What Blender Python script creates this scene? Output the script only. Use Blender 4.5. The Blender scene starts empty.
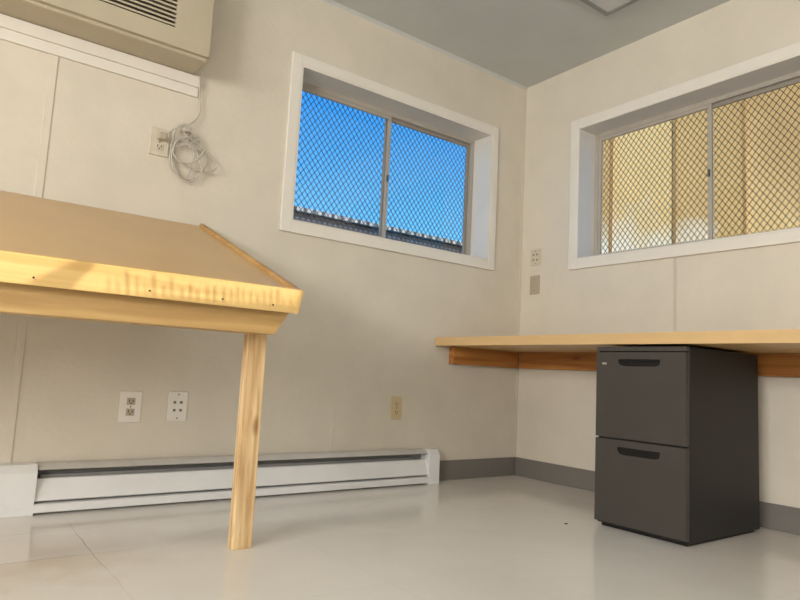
import bpy, bmesh, math, random
from mathutils import Vector, Matrix
random.seed(4)
S = bpy.context.scene
C = S.collection
S.view_settings.view_transform = 'Standard'

# ------------------------------------------------------------------ helpers
def lin(c):
    return tuple((v/255/12.92 if v/255 <= .04045 else ((v/255+.055)/1.055)**2.4) for v in c)+(1,)

def mat(name, rgb, rough=.5, var=.06, scale=6, stretch=(1,1,1), bump=0, metal=0, bscale=None, spec=.5):
    m = bpy.data.materials.new(name); m.use_nodes = True
    nt = m.node_tree; N = nt.nodes; L = nt.links
    b = N['Principled BSDF']
    b.inputs['Roughness'].default_value = rough
    b.inputs['Metallic'].default_value = metal
    b.inputs['Specular IOR Level'].default_value = spec
    tc = N.new('ShaderNodeTexCoord'); mp = N.new('ShaderNodeMapping')
    mp.inputs['Scale'].default_value = stretch
    L.new(tc.outputs['Object'], mp.inputs['Vector'])
    nz = N.new('ShaderNodeTexNoise'); nz.inputs['Scale'].default_value = scale
    nz.inputs['Detail'].default_value = 7; nz.inputs['Roughness'].default_value = .6
    L.new(mp.outputs['Vector'], nz.inputs['Vector'])
    rp = N.new('ShaderNodeValToRGB')
    c = lin(rgb)
    rp.color_ramp.elements[0].position = .3; rp.color_ramp.elements[1].position = .7
    rp.color_ramp.elements[0].color = tuple(v*(1-var) for v in c[:3])+(1,)
    rp.color_ramp.elements[1].color = tuple(min(1,v*(1+var)) for v in c[:3])+(1,)
    L.new(nz.outputs['Fac'], rp.inputs['Fac'])
    L.new(rp.outputs['Color'], b.inputs['Base Color'])
    if bump:
        n2 = N.new('ShaderNodeTexNoise'); n2.inputs['Scale'].default_value = bscale or scale*8
        n2.inputs['Detail'].default_value = 4
        L.new(mp.outputs['Vector'], n2.inputs['Vector'])
        bp = N.new('ShaderNodeBump'); bp.inputs['Strength'].default_value = bump
        bp.inputs['Distance'].default_value = .004
        L.new(n2.outputs['Fac'], bp.inputs['Height'])
        L.new(bp.outputs['Normal'], b.inputs['Normal'])
    return m

def wood(name, rgb, dark, axis='x', rough=.45, gscale=22, contrast=(.35,.68), knots=True):
    m = bpy.data.materials.new(name); m.use_nodes = True
    nt = m.node_tree; N = nt.nodes; L = nt.links
    b = N['Principled BSDF']; b.inputs['Roughness'].default_value = rough
    tc = N.new('ShaderNodeTexCoord'); mp = N.new('ShaderNodeMapping')
    sc = [1,1,1]; sc['xyz'.index(axis)] = .06
    mp.inputs['Scale'].default_value = sc
    L.new(tc.outputs['Object'], mp.inputs['Vector'])
    nz = N.new('ShaderNodeTexNoise'); nz.inputs['Scale'].default_value = gscale*2
    nz.inputs['Detail'].default_value = 6; nz.inputs['Distortion'].default_value = .6
    L.new(mp.outputs['Vector'], nz.inputs['Vector'])
    rp = N.new('ShaderNodeValToRGB')
    rp.color_ramp.elements[0].position, rp.color_ramp.elements[1].position = contrast
    rp.color_ramp.elements[0].color = lin(dark); rp.color_ramp.elements[1].color = lin(rgb)
    L.new(nz.outputs['Fac'], rp.inputs['Fac'])
    last = rp.outputs['Color']
    if knots:
        mp2 = N.new('ShaderNodeMapping'); s2 = [1,1,1]; s2['xyz'.index(axis)] = .35
        mp2.inputs['Scale'].default_value = s2
        L.new(tc.outputs['Object'], mp2.inputs['Vector'])
        vo = N.new('ShaderNodeTexVoronoi'); vo.inputs['Scale'].default_value = 14
        L.new(mp2.outputs['Vector'], vo.inputs['Vector'])
        kr = N.new('ShaderNodeValToRGB')
        kr.color_ramp.elements[0].position = .06; kr.color_ramp.elements[1].position = .2
        kr.color_ramp.elements[0].color = (.35,.2,.1,1); kr.color_ramp.elements[1].color = (1,1,1,1)
        L.new(vo.outputs['Distance'], kr.inputs['Fac'])
        mx = N.new('ShaderNodeMix'); mx.data_type = 'RGBA'; mx.blend_type = 'MULTIPLY'
        mx.inputs[0].default_value = .75
        L.new(last, mx.inputs[6]); L.new(kr.outputs['Color'], mx.inputs[7]); last = mx.outputs[2]
    L.new(last, b.inputs['Base Color'])
    return m

ORG = {}
def box(bm, x0, x1, y0, y1, z0, z1):
    v = [bm.verts.new(p) for p in ((x0,y0,z0),(x1,y0,z0),(x1,y1,z0),(x0,y1,z0),(x0,y0,z1),(x1,y0,z1),(x1,y1,z1),(x0,y1,z1))]
    for f in ((0,3,2,1),(4,5,6,7),(0,1,5,4),(1,2,6,5),(2,3,7,6),(3,0,4,7)):
        bm.faces.new([v[i] for i in f])
    return v

def prism(bm, poly, a0, a1, axis='x'):
    def P(a, q):
        return {'x':(a,q[0],q[1]), 'y':(q[0],a,q[1]), 'z':(q[0],q[1],a)}[axis]
    A = [bm.verts.new(P(a0,q)) for q in poly]; B = [bm.verts.new(P(a1,q)) for q in poly]
    n = len(poly)
    bm.faces.new(A); bm.faces.new(B[::-1])
    for i in range(n):
        bm.faces.new((A[i],B[i],B[(i+1)%n],A[(i+1)%n]))

def bar(bm, a, b, w, d, nrm):
    a = Vector(a); b = Vector(b); t = (b-a).normalized(); n = Vector(nrm).normalized(); s = t.cross(n).normalized()
    v = []
    for p in (a,b):
        for (i,j) in ((-1,-1),(1,-1),(1,1),(-1,1)):
            v.append(bm.verts.new(p+s*(i*w/2)+n*(j*d/2)))
    for f in ((0,1,2,3),(7,6,5,4),(0,4,5,1),(1,5,6,2),(2,6,7,3),(3,7,4,0)):
        bm.faces.new([v[i] for i in f])

def cyl(bm, c, r, h, axis='y', n=20):
    c = Vector(c); rot = {'z':Matrix.Identity(3),'y':Matrix.Rotation(math.pi/2,3,'X'),'x':Matrix.Rotation(math.pi/2,3,'Y')}[axis]
    A = [bm.verts.new(c+rot@Vector((r*math.cos(2*math.pi*i/n), r*math.sin(2*math.pi*i/n), -h/2))) for i in range(n)]
    B = [bm.verts.new(c+rot@Vector((r*math.cos(2*math.pi*i/n), r*math.sin(2*math.pi*i/n), h/2))) for i in range(n)]
    bm.faces.new(A[::-1]); bm.faces.new(B)
    for i in range(n): bm.faces.new((A[i],A[(i+1)%n],B[(i+1)%n],B[i]))

def tube(bm, pts, r, n=8):
    pts = [Vector(p) for p in pts]; out = []
    for i in range(len(pts)-1):
        p0 = pts[max(i-1,0)]; p1 = pts[i]; p2 = pts[i+1]; p3 = pts[min(i+2,len(pts)-1)]
        for k in range(6):
            t = k/6
            out.append(.5*((2*p1)+(-p0+p2)*t+(2*p0-5*p1+4*p2-p3)*t*t+(-p0+3*p1-3*p2+p3)*t**3))
    out.append(pts[-1])
    rings = []; up = Vector((0,1,0))
    for i,p in enumerate(out):
        t = (out[min(i+1,len(out)-1)]-out[max(i-1,0)]).normalized()
        s = t.cross(up)
        s = s.normalized() if s.length > 1e-4 else Vector((1,0,0))
        u = s.cross(t).normalized()
        rings.append([bm.verts.new(p+s*(r*math.cos(2*math.pi*k/n))+u*(r*math.sin(2*math.pi*k/n))) for k in range(n)])
    for a,b in zip(rings,rings[1:]):
        for k in range(n): bm.faces.new((a[k],a[(k+1)%n],b[(k+1)%n],b[k]))
    bm.faces.new(rings[0][::-1]); bm.faces.new(rings[-1])

def obj(name, bm, m, parent=None, bev=0, smooth=False, seg=2, kind=None):
    bmesh.ops.recalc_face_normals(bm, faces=bm.faces[:])
    if bev:
        es = [e for e in bm.edges if len(e.link_faces)==2 and e.calc_face_angle(0) > .5]
        bmesh.ops.bevel(bm, geom=es, offset=bev, segments=seg, affect='EDGES', profile=.5, clamp_overlap=True)
    if parent is not None:
        o0 = ORG[parent.name]
        for v in bm.verts: v.co -= o0
    me = bpy.data.meshes.new(name); bm.to_mesh(me); bm.free()
    if smooth:
        for p in me.polygons: p.use_smooth = True
    me.materials.append(m)
    o = bpy.data.objects.new(name, me); C.objects.link(o)
    if parent is not None:
        o.parent = parent; ORG[o.name] = ORG[parent.name]
    else:
        ORG[o.name] = Vector((0,0,0))
    if kind: o['kind'] = kind
    return o

def thing(name, loc, label=None, cat=None, group=None, kind=None):
    o = bpy.data.objects.new(name, None); C.objects.link(o); o.location = loc
    o.empty_display_size = .1
    ORG[o.name] = Vector(loc)
    if label: o['label'] = label
    if cat: o['category'] = cat
    if group: o['group'] = group
    if kind: o['kind'] = kind
    return o

def B(*boxes):
    bm = bmesh.new()
    for b in boxes: box(bm, *b)
    return bm

# ------------------------------------------------------------------ materials
M = {}
M['wall'] = mat('wall_paint', (215,207,192), .55, .05, 3.5, bump=.3, bscale=45)
M['wall_r'] = mat('wall_paint_side', (218,210,195), .55, .045, 3.5, bump=.3, bscale=45)
M['seam'] = mat('wall_joint_strip', (203,195,182), .55, .04, 3.5)
M['ceil'] = mat('ceiling_paint', (196,199,197), .7, .03, 4)
M['trim'] = mat('white_trim', (226,221,212), .4, .03, 5)
M['casing'] = mat('window_casing_paint', (230,225,215), .4, .03, 5)
M['baseb'] = mat('grey_vinyl_baseboard', (120,115,110), .5, .04, 8)
M['alu'] = mat('aluminium_frame', (176,168,157), .4, .05, 8)
M['alu_dark'] = mat('aluminium_frame_dark', (152,145,135), .4, .05, 8)  # darker grey for the fixed sash
M['latch'] = mat('latch_grey', (96,90,83), .4, .05, 8)
M['mesh'] = mat('steel_mesh', (34,32,29), .5, .1, 20, metal=.2)
M['heater'] = mat('heater_enamel', (233,234,234), .35, .03, 8)
M['heater_top'] = mat('heater_top_edge', (204,202,197), .4, .06, 14)
M['slot'] = mat('heater_slot_grey', (132,131,130), .6, .08, 20)  # slot shadow put into the back plate's grey
M['ac'] = mat('conditioner_plastic', (184,174,151), .45, .03, 6)
M['ac_dark'] = mat('conditioner_grille_recess', (66,58,46), .6, .1, 15)
M['cord'] = mat('cord_vinyl', (188,182,171), .45, .06, 20)
M['plate'] = mat('white_plate', (232,228,220), .35, .02, 10)
M['plate_b'] = mat('beige_plate', (205,188,150), .4, .03, 10)
M['plate_d'] = mat('dull_plate', (206,197,178), .4, .06, 30)
M['plate_t'] = mat('tan_plate', (178,166,146), .4, .03, 10)
M['hole'] = mat('dark_socket_hole', (45,42,38), .6, .1, 20)
M['port'] = mat('jack_port_grey', (112,106,98), .6, .08, 20)
M['screw'] = mat('screw_steel', (120,112,98), .35, .1, 30, metal=.7)
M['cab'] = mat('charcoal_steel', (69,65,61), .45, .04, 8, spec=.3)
M['cab_body'] = mat('charcoal_steel_body', (44,42,40), .5, .04, 8, spec=.25)  # darker than the drawers: shade of the cabinet's side put into the colour
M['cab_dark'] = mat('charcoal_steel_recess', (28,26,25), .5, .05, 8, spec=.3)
M['desk_edge'] = mat('laminate_edge', (210,176,126), .4, .05, 30, (.2,.2,1))
M['desk'] = wood('laminate_maple_top', (216,180,126), (198,160,108), 'y', .35, 18, knots=False)
M['ledger'] = wood('stained_pine_ledger', (196,136,70), (160,98,44), 'y', .5, 16)
M['ledger_b'] = wood('stained_pine_ledger_back', (200,140,72), (160,98,44), 'x', .5, 16)
M['board'] = mat('tan_drawing_board', (202,165,112), .3, .05, 3, bump=.05)
M['pine_x'] = wood('pine_lip', (226,191,126), (202,163,98), 'x', .45, 14, knots=False)
M['pine_r'] = wood('pine_rail', (206,170,112), (180,143,88), 'x', .45, 14)
M['pine_y'] = wood('pine_side', (206,168,110), (176,134,78), 'y', .45, 14)
M['pine_z'] = wood('pine_leg', (234,206,158), (196,158,110), 'z', .6, 26, (.38,.64))
M['fixture'] = mat('fixture_white', (205,206,204), .4, .03, 8)
M['fixture_d'] = mat('fixture_edge', (140,142,140), .4, .03, 8)
M['roof_dark'] = mat('roof_dark', (66,66,70), .7, .5, 14)
M['roof_mid'] = mat('roof_mid', (105,105,108), .6, .3, 8)
M['roof_light'] = mat('roof_light', (205,203,200), .5, .2, 5)
M['ground'] = mat('gravel_ground', (140,130,116), .9, .15, 12)
M['tan_seam'] = mat('siding_seam', (180,134,72), .7, .05, 2, (1,1,.3))

# sunlit siding: tan, a pale sunlit patch painted low down at one end, browner high up at the other end
def siding(name, rgb):
    tm = mat(name, rgb, .7, .06, 2, (1,1,.3))
    N = tm.node_tree.nodes; L = tm.node_tree.links; b = N['Principled BSDF']
    base = b.inputs['Base Color'].links[0].from_socket
    tc = N.new('ShaderNodeTexCoord'); sx = N.new('ShaderNodeSeparateXYZ'); L.new(tc.outputs['Object'], sx.inputs[0])
    nz = N.new('ShaderNodeTexNoise'); nz.inputs['Scale'].default_value = 1.8; nz.inputs['Detail'].default_value = 6; L.new(tc.outputs['Object'], nz.inputs['Vector'])
    ma = N.new('ShaderNodeMath'); ma.operation = 'MULTIPLY_ADD'; ma.inputs[1].default_value = .6
    L.new(sx.outputs['Z'], ma.inputs[0]); L.new(nz.outputs['Fac'], ma.inputs[2])
    ms = N.new('ShaderNodeMath'); ms.operation = 'SUBTRACT'; L.new(ma.outputs[0], ms.inputs[0]); L.new(sx.outputs['Y'], ms.inputs[1])
    m1 = N.new('ShaderNodeMapRange'); m1.inputs['From Min'].default_value = 2.4; m1.inputs['From Max'].default_value = 3.4
    L.new(ms.outputs[0], m1.inputs['Value'])
    x1 = N.new('ShaderNodeMix'); x1.data_type = 'RGBA'; L.new(m1.outputs['Result'], x1.inputs[0])
    L.new(base, x1.inputs[6]); x1.inputs[7].default_value = lin((200,154,88))
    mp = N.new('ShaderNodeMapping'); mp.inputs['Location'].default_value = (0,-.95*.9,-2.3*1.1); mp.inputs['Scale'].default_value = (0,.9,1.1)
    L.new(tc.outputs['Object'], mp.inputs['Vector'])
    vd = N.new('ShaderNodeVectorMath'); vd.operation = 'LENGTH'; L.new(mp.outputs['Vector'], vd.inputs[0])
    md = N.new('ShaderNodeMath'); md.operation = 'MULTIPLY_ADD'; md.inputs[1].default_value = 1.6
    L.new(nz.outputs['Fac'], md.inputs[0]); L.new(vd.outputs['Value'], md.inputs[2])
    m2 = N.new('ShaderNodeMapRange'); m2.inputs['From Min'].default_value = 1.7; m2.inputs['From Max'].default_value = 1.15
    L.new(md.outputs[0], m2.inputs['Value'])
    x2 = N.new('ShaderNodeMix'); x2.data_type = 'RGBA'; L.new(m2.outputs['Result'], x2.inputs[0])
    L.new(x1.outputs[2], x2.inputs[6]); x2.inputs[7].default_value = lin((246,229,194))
    L.new(x2.outputs[2], b.inputs['Base Color'])
    return tm
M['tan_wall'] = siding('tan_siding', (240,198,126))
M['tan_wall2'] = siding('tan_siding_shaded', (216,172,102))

# floor
fm = bpy.data.materials.new('vinyl_tile_floor'); fm.use_nodes = True
N = fm.node_tree.nodes; L = fm.node_tree.links; b = N['Principled BSDF']
tc = N.new('ShaderNodeTexCoord'); mp = N.new('ShaderNodeMapping'); mp.inputs['Location'].default_value = (-.02,.01,0)
nw = N.new('ShaderNodeTexNoise'); nw.inputs['Scale'].default_value = 4; L.new(tc.outputs['Object'], nw.inputs['Vector'])
wv = N.new('ShaderNodeVectorMath'); wv.operation = 'SCALE'; wv.inputs['Scale'].default_value = .025
L.new(nw.outputs['Color'], wv.inputs[0])
wa = N.new('ShaderNodeVectorMath'); wa.operation = 'ADD'; L.new(tc.outputs['Object'], wa.inputs[0]); L.new(wv.outputs['Vector'], wa.inputs[1])
L.new(wa.outputs['Vector'], mp.inputs['Vector'])
def brick(w, c1, c2, mo, ms):
    br = N.new('ShaderNodeTexBrick'); br.offset = 0; br.inputs['Scale'].default_value = 1
    br.inputs['Brick Width'].default_value = w; br.inputs['Row Height'].default_value = w
    br.inputs['Mortar Size'].default_value = ms; br.inputs['Mortar Smooth'].default_value = .3
    br.inputs['Color1'].default_value = lin(c1); br.inputs['Color2'].default_value = lin(c2); br.inputs['Mortar'].default_value = lin(mo)
    L.new(mp.outputs['Vector'], br.inputs['Vector']); return br
br = brick(.61, (241,238,232), (239,236,230), (230,226,219), .0013)
nz = N.new('ShaderNodeTexNoise'); nz.inputs['Scale'].default_value = 2.2; nz.inputs['Detail'].default_value = 8; nz.inputs['Roughness'].default_value = .62
L.new(tc.outputs['Object'], nz.inputs['Vector'])
rp = N.new('ShaderNodeValToRGB'); rp.color_ramp.elements[0].position = .3; rp.color_ramp.elements[1].position = .7
rp.color_ramp.elements[0].color = (.93,.925,.915,1); rp.color_ramp.elements[1].color = (1,1,1,1)
L.new(nz.outputs['Fac'], rp.inputs['Fac'])
mx = N.new('ShaderNodeMix'); mx.data_type='RGBA'; mx.blend_type='MULTIPLY'; mx.inputs[0].default_value = 1
L.new(br.outputs['Color'], mx.inputs[6]); L.new(rp.outputs['Color'], mx.inputs[7])
# a few tiles under the table are slightly tanner and have open edges
b2 = brick(.305, (222,210,194), (232,226,217), (176,160,144), .0018)
vd = N.new('ShaderNodeVectorMath'); vd.operation = 'DISTANCE'; vd.inputs[1].default_value = (-2.62,-.55,0)
L.new(tc.outputs['Object'], vd.inputs[0])
n4 = N.new('ShaderNodeTexNoise'); n4.inputs['Scale'].default_value = 7; n4.inputs['Detail'].default_value = 6
L.new(tc.outputs['Object'], n4.inputs['Vector'])
md = N.new('ShaderNodeMath'); md.operation = 'MULTIPLY_ADD'; md.inputs[1].default_value = .5
L.new(n4.outputs['Fac'], md.inputs[0]); L.new(vd.outputs['Value'], md.inputs[2])
mr = N.new('ShaderNodeMapRange'); mr.inputs['From Min'].default_value = .64; mr.inputs['From Max'].default_value = .40
L.new(md.outputs[0], mr.inputs['Value'])
mx2 = N.new('ShaderNodeMix'); mx2.data_type='RGBA'
L.new(mr.outputs['Result'], mx2.inputs[0]); L.new(mx.outputs[2], mx2.inputs[6]); L.new(b2.outputs['Color'], mx2.inputs[7])
L.new(mx2.outputs[2], b.inputs['Base Color'])
n3 = N.new('ShaderNodeTexNoise'); n3.inputs['Scale'].default_value = 5; n3.inputs['Detail'].default_value = 5; L.new(tc.outputs['Object'], n3.inputs['Vector'])
r3 = N.new('ShaderNodeMapRange'); r3.inputs['From Min'].default_value = .3; r3.inputs['From Max'].default_value = .7
r3.inputs['To Min'].default_value = .1; r3.inputs['To Max'].default_value = .2
L.new(n3.outputs['Fac'], r3.inputs['Value']); L.new(r3.outputs['Result'], b.inputs['Roughness'])
b.inputs['Specular IOR Level'].default_value = .62
M['floor'] = fm

# glass
gm = bpy.data.materials.new('window_glass'); gm.use_nodes = True
N = gm.node_tree.nodes; L = gm.node_tree.links
N.remove(N['Principled BSDF'])
tr = N.new('ShaderNodeBsdfTransparent'); gl = N.new('ShaderNodeBsdfGlossy'); gl.inputs['Roughness'].default_value = .02
mxs = N.new('ShaderNodeMixShader'); mxs.inputs[0].default_value = .03
L.new(tr.outputs[0], mxs.inputs[1]); L.new(gl.outputs[0], mxs.inputs[2]); L.new(mxs.outputs[0], N['Material Output'].inputs['Surface'])
M['glass'] = gm

# ------------------------------------------------------------------ room shell
H = 2.4
XL, YR = -6.0, -4.8
WX0, WX1 = -1.577, -.297           # opening in the back wall
RY0, RY1 = -1.699, -.423           # opening in the right wall
Z0, Z1 = 1.2445, 2.013
CW = .053
T = .17
obj('floor', B((XL-.1,.17,YR-.1,.17,-.06,0)), M['floor'], kind='structure')
obj('ceiling', B((XL-.1,.17,YR-.1,.17,H,H+.08)), M['ceil'], kind='structure')
obj('wall_back', B((XL,WX0,0,T,0,H),(WX1,0,0,T,0,H),(WX0,WX1,0,T,0,Z0),(WX0,WX1,0,T,Z1,H)), M['wall'], kind='structure')
obj('wall_right', B((0,T,YR,RY0,0,H),(0,T,RY1,T,0,H),(0,T,RY0,RY1,0,Z0),(0,T,RY0,RY1,Z1,H)), M['wall_r'], kind='structure')
obj('wall_left', B((XL-.1,XL,YR,T,0,H)), M['wall'], kind='structure')
# unseen rear wall; narrow slot added to throw low sun on the table lip
sz0, sz1 = 1.936, 2.006
sx0, sx1 = -5.15, -4.158
obj('wall_rear', B((XL,T,YR-.02,YR,0,sz0),(XL,T,YR-.02,YR,sz1,H),(XL,sx0,YR-.02,YR,sz0,sz1),(sx1,T,YR-.02,YR,sz0,sz1)), M['wall'], kind='structure')
bm = bmesh.new()  # unseen blockers added in the slot to shape the sun patches
prism(bm, [(-4.895,sz0),(-4.80,sz0),(-4.730,sz1),(-4.765,sz1)], YR-.016, YR-.006, 'y')
prism(bm, [(-4.72,sz0),(sx1,sz0),(sx1,sz0+.020)], YR-.016, YR-.006, 'y')
x = -4.71
while x < sx1-.01:                                  # thin bars added to ripple the sunlight on the lip
    box(bm, x, x+random.uniform(.003,.007), YR-.016, YR-.010, sz0, sz0+random.uniform(.03,.06)); x += random.uniform(.018,.028)
obj('sun_slot_blockers', bm, M['trim'], kind='structure')
obj('baseboard_back', B((-.655,-.006,-.007,0,0,.105)), M['baseb'], bev=.002, kind='structure')
obj('baseboard_right', B((-.007,0,YR,0,0,.105)), M['baseb'], bev=.002, kind='structure')
# flat battens over the panel joints
obj('trim_1', B((-2.625,-2.597,-.004,0,.0,1.70)), M['wall'], bev=.001, kind='structure')
obj('trim_2', B((-1.285,-1.262,-.003,0,0,.37)), M['wall'], bev=.001, kind='structure')
obj('trim_3', B((-.004,0,-1.013,-.999,.105,Z0-CW)), M['seam'], bev=.001, kind='structure')
obj('trim_4', B((-.016,0,-.004,0,.105,H)), M['wall'], bev=.001, kind='structure')
bm = bmesh.new()
prism(bm, [(0,H),(-.014,H),(0,H-.014)], XL, 0, 'x')
obj('trim_5', bm, M['ceil'], kind='structure')

# ------------------------------------------------------------------ windows
def window(name, xf, x0, x1, mul, wire):
    """xf maps (along, depth, z) to world; along increases away from x0"""
    w = thing(name, xf(x0,0,Z0), kind='structure')
    def q(*bx):
        bm = bmesh.new()
        for (a0,a1,d0,d1,z0,z1) in bx:
            p = xf(a0,d0,z0); r = xf(a1,d1,z1)
            box(bm, min(p[0],r[0]),max(p[0],r[0]),min(p[1],r[1]),max(p[1],r[1]),z0,z1)
        return bm
    cw = CW
    obj('casing', q((x0-cw,x0,-.016,0,Z0-cw,Z1+cw),(x1,x1+cw,-.016,0,Z0-cw,Z1+cw),(x0,x1,-.016,0,Z1,Z1+cw),(x0,x1,-.016,0,Z0-cw,Z0)), M['casing'], w, .003)
    t = .008
    obj('jamb_liner', q((x0,x0+t,-.014,.135,Z0,Z1),(x1-t,x1,-.014,.135,Z0,Z1),(x0+t,x1-t,-.014,.135,Z1-t,Z1),(x0+t,x1-t,-.014,.135,Z0,Z0+t)), M['trim'], w)
    f = .030; a0,a1,z0,z1 = x0,x1,Z0,Z1
    fr = obj('window_frame', q((a0,a0+f,.132,.168,z0,z1),(a1-f,a1,.132,.168,z0,z1),(a0+f,a1-f,.132,.168,z1-f,z1),(a0+f,a1-f,.132,.168,z0,z0+f)), M['alu'], w, .003)
    i0,i1,k0,k1 = a0+f,a1-f,z0+f,z1-f; s = .02
    for nm,(p0,p1,d) in (('sliding_sash',(i0,mul+.014,.134)),('fixed_sash',(mul-.014,i1,.151))):
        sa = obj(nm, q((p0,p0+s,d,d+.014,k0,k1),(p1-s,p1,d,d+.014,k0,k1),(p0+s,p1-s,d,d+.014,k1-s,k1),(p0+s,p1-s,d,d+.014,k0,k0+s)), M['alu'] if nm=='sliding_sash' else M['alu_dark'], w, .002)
        obj('glass_pane', q((p0+s,p1-s,d+.005,d+.009,k0+s,k1-s)), M['glass'], sa)
    obj('sash_latch', q((mul-.003,mul+.008,.124,.134,(k0+k1)/2-.022,(k0+k1)/2+.014)), M['latch'], w, .002)
    # expanded steel security mesh outside the glass
    bm = bmesh.new(); cwid, ch = .032, .042; d = .185
    nx = int((x1-x0+.06)/(cwid/2)); nz = int((Z1-Z0+.06)/(ch/2))
    nrm = Vector(xf(0,1,0))-Vector(xf(0,0,0))
    for i in range(nx):
        for j in range(nz):
            u0 = x0-.03+i*cwid/2; v0 = Z0-.03+j*ch/2
            a,b = ((u0,v0),(u0+cwid/2,v0+ch/2)) if (i+j)%2==0 else ((u0,v0+ch/2),(u0+cwid/2,v0))
            bar(bm, xf(a[0],d,a[1]), xf(b[0],d,b[1]), wire, .0015, nrm)
    obj('security_mesh', bm, M['mesh'], w)
    return w
window('window_1', lambda a,d,z:(a,d,z), WX0, WX1, -.947, .0033)
window('window_2', lambda a,d,z:(d,-a,z), -RY1, -RY0, 1.105, .0030)

# ------------------------------------------------------------------ drafting table
P0 = Vector((-.962,.795)); s = Vector((.935,.3547)).normalized(); n = Vector((-s.y,s.x))
def sp(a, h): 
    p = P0+s*a+n*h; return (p.x,p.y)
TX0, TX1 = -3.85, -1.985
t = thing('drafting_table', (-2.9,-.5,0), 'long sloped drafting table with yellow pine front lip, under the air conditioner', 'table')
bm = bmesh.new(); prism(bm, [sp(.02,-.012),sp(1.01,-.012),sp(1.01,-.03),sp(.02,-.03)], TX0, TX1-.02)
obj('tabletop', bm, M['board'], t)
LH = .074
bm = bmesh.new(); prism(bm, [sp(0,0),sp(.02,0),sp(.02,-LH),sp(0,-LH)], TX0, TX1)
lip = obj('front_lip', bm, M['pine_x'], t, .0012, seg=1)
lip['label'] = 'bright yellow pine front lip'
for xs in (-2.23,-2.075,-2.43,-2.70):
    bm = bmesh.new(); p = sp(-.0005,-.054)
    cyl(bm, (xs,p[0],p[1]), .0026, .003, 'y', 10)
    obj('screw_head', bm, M['hole'], lip)
for x0 in (TX1-.02, TX0):
    bm = bmesh.new(); prism(bm, [sp(.02,0),sp(1.01,0),sp(1.01,-.03),sp(.02,-.03)] if x0>-3 else [sp(.02,0),sp(1.01,0),sp(1.01,-.0118),sp(.02,-.0118)], x0, x0+.02)
    obj('edge_strip', bm, M['pine_y'], t, .002)
def under(y): return P0.y+(y-P0.x)*s.y/s.x-.0302/s.x
AF = -.885; AB = -.78
bm = bmesh.new(); prism(bm, [(TX0,.660),(-2.036,.660),(TX1-.003,.735),(TX1-.003,under(AF)),(TX0,under(AF))], AF, AB, 'y')
obj('front_rail', bm, M['pine_r'], t, .001, seg=1)
for xa in (TX1-.041, TX0):
    bm = bmesh.new(); prism(bm, [(AB+.0005,under(AB)-.10),(-.006,under(-.006)-.10),(-.006,under(-.006)),(AB+.0005,under(AB))], xa, xa+.036)
    obj('side_rail', bm, M['pine_y'], t)
for xa in (-2.0735, TX0+.045):
    obj('leg', B((xa,xa+.0645,-.7795,-.741,0,.735 if xa > -3 else .80)), M['pine_z'], t, .003)
bm = bmesh.new(); prism(bm, [(-.042,.985),(-.042,under(-.042)),(-.003,under(-.003)),(-.003,.985)], TX0+.041, TX1-.056)
obj('wall_cleat', bm, M['pine_r'], t)

# ------------------------------------------------------------------ right-hand desk
DX = -.663
d = thing('wall_desk', (-.33,-1.6,0), 'long maple laminate desktop on wooden wall ledgers in the corner, above the file cabinet', 'desk')
top = obj('desktop', B((DX+.004,-.004,-3.2,-.004,.723,.765)), M['desk'], d)
obj('front_edge', B((DX,DX+.004,-3.2,-.004,.722,.766)), M['desk_edge'], d)
obj('ledger', B((-.56,-.045,-.043,-.004,.628,.722)), M['ledger_b'], d, .002)
obj('ledger', B((-.043,-.004,-3.2,-.045,.628,.722)), M['ledger'], d, .002)
obj('end_leg', B((-.60,-.05,-3.2,-3.16,0,.722)), M['ledger'], d, .002)

# ------------------------------------------------------------------ file cabinet
FX, FY0, FY1, BX = -.664, -1.437, -1.047, -.112
c = thing('file_cabinet', (-.38,-1.243,0), 'charcoal grey metal two-drawer file cabinet tucked under the desktop', 'cabinet')
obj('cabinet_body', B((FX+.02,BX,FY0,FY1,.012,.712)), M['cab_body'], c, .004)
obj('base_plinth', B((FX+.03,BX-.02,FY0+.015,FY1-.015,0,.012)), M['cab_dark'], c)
for (z0,z1) in ((.352,.690),(.022,.345)):
    yc = (FY0+FY1)/2; hw = .090
    hz1 = z1-.029; hz0 = hz1-.026; hy0,hy1 = yc-hw,yc+hw
    bm = B((FX,FX+.019,FY0+.002,hy0,z0,z1),(FX,FX+.019,hy1,FY1-.002,z0,z1),(FX,FX+.019,hy0,hy1,hz1,z1))
    arc = [(hy0,hz0+.014),(hy0+.005,hz0+.006),(hy0+.016,hz0+.001),(hy0+.03,hz0),(hy1-.03,hz0),(hy1-.016,hz0+.001),(hy1-.005,hz0+.006),(hy1,hz0+.014)]
    prism(bm, [(hy0,z0)]+arc+[(hy1,z0)], FX, FX+.019, 'x')
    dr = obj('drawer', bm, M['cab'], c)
    obj('handle', B((FX+.012,FX+.0185,hy0,hy1,hz0-.002,hz1)), M['cab_dark'], dr)
    bm = bmesh.new(); prism(bm, [(FX-.004,hz1),(FX,hz1+.003),(FX+.002,hz1-.005),(FX-.003,hz1-.005)], hy0, hy1, 'y')
    obj('handle_grip', bm, M['cab_dark'], dr, .001)
bm = B((FX,FX+.02,FY0+.001,FY1-.001,.694,.712)); obj('top_band', bm, M['cab'], c, .002)
obj('drawer_badge', B((FX-.0015,FX-.0001,FY1-.050,FY1-.030,.640,.648)), M['plate_t'], c)

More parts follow.
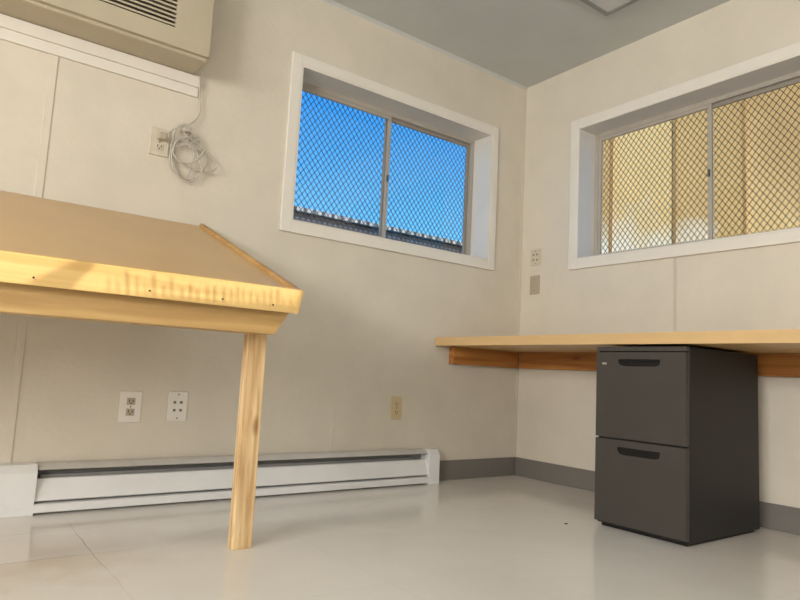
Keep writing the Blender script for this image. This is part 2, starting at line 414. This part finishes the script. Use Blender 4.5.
# ------------------------------------------------------------------ baseboard heater
HX0,HX1 = -2.655,-.658
h = thing('baseboard_heater', (-1.65,-.035,0), 'long low white electric baseboard heater along the back wall floor', 'heater')
obj('back_plate', B((HX0+.005,HX1-.005,-.008,-.001,.012,.172)), M['slot'], h)
bm = bmesh.new(); prism(bm, [(-.0085,.175),(-.0085,.168),(-.040,.166),(-.060,.154),(-.064,.157),(-.044,.170),(-.03,.175)], HX0+.02, HX1-.02)
obj('top_cover', bm, M['heater_top'], h)
bm = bmesh.new(); prism(bm, [(-.066,.046),(-.072,.050),(-.070,.060),(-.050,.122),(-.042,.124),(-.044,.116)], HX0+.02, HX1-.02)
obj('front_panel', bm, M['heater'], h)
bm = bmesh.new(); prism(bm, [(-.0085,.006),(-.070,.006),(-.080,.010),(-.080,.034),(-.076,.038),(-.060,.040),(-.040,.040),(-.0085,.040)], HX0+.02, HX1-.02)
obj('bottom_rail', bm, M['heater'], h)
obj('heating_element', B(*[(HX0+.15,HX1-.15,-.036,-.012,.07,.135)]), M['slot'], h, .004)
for (a0,a1) in ((HX0,HX0+.135),(HX1-.070,HX1)):
    bm = bmesh.new(); prism(bm, [(-.0005,.0),(-.078,.0),(-.080,.004),(-.078,.148),(-.060,.175),(-.0005,.177)], a0, a1)
    obj('end_cap', bm, M['heater'], h, .001)

# ------------------------------------------------------------------ air conditioner
AX0, AX1, AY, AZ0, AZ1 = -3.02, -2.083, -.182, 1.792, 2.27
a = thing('wall_air_conditioner', (-2.55,0,AZ0), 'beige wall-mounted air conditioner with slatted grille above the drafting table', 'air conditioner')
gx0,gx1,gz0,gz1 = -2.86,-2.228,1.880,2.19
bm = B((AX0,AX1,AY+.012,-.001,AZ0,AZ1),)
obj('housing', bm, M['ac'], a, .008)
bm = B((AX0+.002,gx0,AY-.008,AY+.0115,AZ0+.012,AZ1),(gx1,AX1-.002,AY-.008,AY+.0115,AZ0+.012,AZ1),(gx0,gx1,AY-.008,AY+.0115,AZ0+.012,gz0),(gx0,gx1,AY-.008,AY+.0115,gz1,AZ1))
fp = obj('front_cover', bm, M['ac'], a)
obj('grille_recess', B((gx0,gx1,AY+.008,AY+.0116,gz0,gz1)), M['ac_dark'], a)
bm = bmesh.new()
z = gz0+.010
while z < gz1-.008:
    prism(bm, [(AY-.006,z-.004),(AY-.006,z+.004),(AY+.007,z+.007),(AY+.007,z+.001)], gx0, gx1); z += .0185
obj('grille', bm, M['ac'], a)
# stepped white frame below and beside the unit
obj('trim_6', B((-3.06,-2.055,-.02,0,1.742,1.790),(-3.06,-2.06,-.012,0,1.70,1.742)), M['trim'], bev=.002, kind='structure')

# cord
cd = thing('power_cord', (-2.08,-.03,1.3), 'off-white power cord coiled in loops, hanging from the air conditioner beside its outlet', 'cord')
pts = [(-2.064,-.03,1.80),(-2.056,-.022,1.72),(-2.048,-.02,1.64),(-2.066,-.022,1.59),(-2.10,-.025,1.56)]
loops = [(-2.105,1.445,.046,.112,.15),(-2.075,1.42,.075,.088,-.45),(-2.048,1.425,.090,.050,-.25),(-2.09,1.40,.062,.085,.35),(-2.085,1.45,.052,.07,-.6)]
for k,(cx,cz,rx,rz,tl) in enumerate(loops):
    for i in range(12):
        an = math.pi/2 + 2*math.pi*i/12
        u, v = rx*math.cos(an), rz*math.sin(an)
        pts.append((cx+u*math.cos(tl)-v*math.sin(tl)+random.uniform(-.005,.005), -.016-.006*k-.003*math.sin(i), cz+u*math.sin(tl)+v*math.cos(tl)+random.uniform(-.005,.005)))
pts += [(-2.115,-.048,1.515),(-2.085,-.05,1.54),(-2.115,-.05,1.555),(-2.14,-.044,1.535),(-2.165,-.038,1.515),(-2.185,-.034,1.492)]
bm = bmesh.new(); tube(bm, pts, .0031); obj('cable', bm, M['cord'], cd, smooth=True)
bm = B((-2.212,-2.178,-.040,-.0135,1.470,1.500)); obj('plug', bm, M['plate_t'], cd, .006)
bm = bmesh.new(); box(bm, -2.120,-2.088,-.054,-.012,1.526,1.540); obj('cord_tie', bm, M['cord'], cd, .004)

# ------------------------------------------------------------------ outlets and wall plates
def frame_xf(side):
    return (lambda u,d,z:(u,-d,z)) if side=='back' else (lambda u,d,z:(-d,u,z))
def plate(name, side, u, z, w, hh, label, cat, m, style, group=None):
    xf = frame_xf(side)
    t = thing(name, xf(u,0,z), label, cat, group)
    def q(u0,u1,d0,d1,z0,z1):
        p = xf(u+u0,d0,z+z0); r = xf(u+u1,d1,z+z1)
        return (min(p[0],r[0]),max(p[0],r[0]),min(p[1],r[1]),max(p[1],r[1]),z+z0,z+z1)
    obj('cover_plate', B(q(-w/2,w/2,-.001,.007,-hh/2,hh/2)), m, t, .0025)
    if style == 'duplex':
        for dz in (-.021,.021):
            so = obj('socket', B(q(-.016,.016,.007,.0095,dz-.014,dz+.014)), M['plate_t'] if m is M['plate'] else m, t, .003)
            obj('slots', B(q(-.0085,-.0055,.0094,.0099,dz-.003,dz+.008),q(.0055,.0085,.0094,.0099,dz-.003,dz+.007),q(-.0025,.0025,.0094,.0099,dz-.010,dz-.005)), M['hole'], so)
        obj('screw_head', B(q(-.003,.003,.007,.0085,-.003,.003)), M['screw'], t, .001)
    elif style == 'data':
        for du in (-.013,.013):
            for dz in (-.016,.016):
                obj('jack_port', B(q(du-.0055,du+.0055,.007,.0078,dz-.005,dz+.005)), M['port'], t)
        dz_ = min(.048, hh/2-.012)
        for dz in (-dz_,dz_): obj('screw_head', B(q(-.003,.003,.007,.0085,dz-.003,dz+.003)), M['screw'], t, .001)
    else:
        for dz in (-.035,.035): obj('screw_head', B(q(-.003,.003,.007,.0085,dz-.003,dz+.003)), M['screw'], t, .001)
    return t
plate('wall_outlet','back',-2.211,.377,.082,.122,'white duplex outlet on the back wall, farthest left of the three above the heater','outlet',M['plate'],'duplex')
plate('data_jack_plate','back',-2.026,.381,.080,.120,'white wall plate with four data jacks above the heater, beside the table leg','wall plate',M['plate'],'data')
plate('wall_outlet','back',-.905,.384,.072,.115,'beige duplex outlet on the back wall above the right end of the heater','outlet',M['plate_b'],'duplex')
plate('wall_outlet','back',-2.198,1.466,.078,.118,'pale outlet with the air conditioner cord plugged in, beside the coiled cord','outlet',M['plate_d'],'duplex')
plate('data_jack_plate','right',-.117,1.295,.075,.098,'pale wall plate with four small openings in the corner, upper of two plates','wall plate',M['plate_d'],'data')
plate('blank_plate','right',-.1155,1.128,.072,.112,'tan blank wall plate in the corner, lower of two plates beside the right window','wall plate',M['plate_t'],'blank')

# ------------------------------------------------------------------ ceiling fixture
l = thing('ceiling_light', (-.65,-1.45,H), 'flat white ceiling light panel with grey edge near the right wall', 'ceiling light')
obj('fixture_frame', B((-.955,-.345,-2.06,-2.035,H-.022,H-.0005),(-.955,-.345,-.865,-.84,H-.022,H-.0005),(-.955,-.93,-2.035,-.865,H-.022,H-.0005),(-.37,-.345,-2.035,-.865,H-.022,H-.0005)), M['fixture_d'], l, .002)
obj('diffuser', B((-.93,-.37,-2.035,-.865,H-.018,H-.0005)), M['fixture'], l)

# small dark chip lying on the floor
bm = bmesh.new()
prism(bm, [(-.775,-.993),(-.764,-.997),(-.757,-.991),(-.765,-.986),(-.773,-.988)], 0, .003, 'z')
o = obj('debris_chip', bm, M['hole'], None, .001); o['label'] = 'tiny dark chip lying on the pale floor left of the file cabinet'; o['category'] = 'debris'

# ------------------------------------------------------------------ outdoors
obj('ground', B((-12,20,-12,20,-.5,-.4)), M['ground'], kind='structure')
nb = thing('neighbouring_building', (3.5,7,-.4), 'low building with dark roof edge and pale ribbed top strip seen through the left window', 'building')
obj('wall', B((-1.5,10,6.3,9,-.4,2.60)), M['roof_mid'], nb)
obj('fascia', B((-1.6,10.1,6.0,9.1,2.60,2.94)), M['roof_dark'], nb, .01)
obj('gutter', B((-1.62,10.12,5.94,6.0,2.80,2.85)), M['roof_mid'], nb, .01)
obj('roof_edge', B((-1.65,10.15,5.92,9.2,2.94,3.01)), M['roof_light'], nb, .01)
for i in range(70): obj('roof_rib', B((-1.6+i*.165,-1.6+i*.165+.05,5.905,5.9199,2.945,3.005)), M['roof_mid'], nb)
tb = thing('tan_building', (4.6,1,-.4), 'tall sunlit tan panelled building outside the right window', 'building')
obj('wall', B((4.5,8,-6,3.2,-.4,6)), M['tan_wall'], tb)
for i in range(12):
    y0 = -5.9+i*.75
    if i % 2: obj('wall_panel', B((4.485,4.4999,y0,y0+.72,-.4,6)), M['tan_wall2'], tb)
    obj('panel_seam', B((4.48,4.4999,y0+.708,y0+.748,-.4,6)), M['tan_seam'], tb)
tb.rotation_euler.z = math.radians(25)

# ------------------------------------------------------------------ light
W = bpy.data.worlds.new('sky'); S.world = W; W.use_nodes = True
N = W.node_tree.nodes; L = W.node_tree.links
tc = N.new('ShaderNodeTexCoord'); sx = N.new('ShaderNodeSeparateXYZ'); L.new(tc.outputs['Generated'], sx.inputs[0])
rp = N.new('ShaderNodeValToRGB'); L.new(sx.outputs['Z'], rp.inputs['Fac'])
rp.color_ramp.elements[0].position = .2; rp.color_ramp.elements[1].position = .42
rp.color_ramp.elements[0].color = lin((112,196,252)); rp.color_ramp.elements[1].color = lin((44,148,242))
L.new(rp.outputs['Color'], N['Background'].inputs['Color']); N['Background'].inputs['Strength'].default_value = 1.25
def lamp(name, kind, loc, direc, energy, color=(1,1,1), **kw):
    ld = bpy.data.lights.new(name, kind); ld.energy = energy; ld.color = color
    for k,v in kw.items(): setattr(ld,k,v)
    o = bpy.data.objects.new(name, ld); C.objects.link(o); o.location = loc
    o.rotation_euler = Vector(direc).to_track_quat('-Z','Y').to_euler(); return o
lamp('sun','SUN',(0,0,10),(.45,.8,-.25),3.4,(1,.94,.83),angle=.003)
lamp('left_window_light','AREA',(XL+.05,-2.9,1.3),(1,.07,-.26),222,(1,.98,.95),shape='RECTANGLE',size=2.6,size_y=1.3)
lamp('rear_window_light','AREA',(-2.4,YR+.05,1.3),(0,1,-.14),14,(1,.98,.95),shape='RECTANGLE',size=2.2,size_y=1.0)

# ------------------------------------------------------------------ camera
th,ph,ro = .6354,.1147,.0509
dd = Vector((math.sin(th)*math.cos(ph),math.cos(th)*math.cos(ph),math.sin(ph)))
rr = Vector((math.cos(th),-math.sin(th),0)); uu = rr.cross(dd)
R = rr*math.cos(ro)+uu*math.sin(ro); U = -rr*math.sin(ro)+uu*math.cos(ro)
cam = bpy.data.cameras.new('camera'); cam.sensor_width = 36; cam.lens = 639.86/800*36; cam.clip_start = .02
co = bpy.data.objects.new('camera', cam); C.objects.link(co)
co.matrix_world = Matrix(((R.x,U.x,-dd.x,-2.8949),(R.y,U.y,-dd.y,-2.6886),(R.z,U.z,-dd.z,.5599),(0,0,0,1)))
S.camera = co
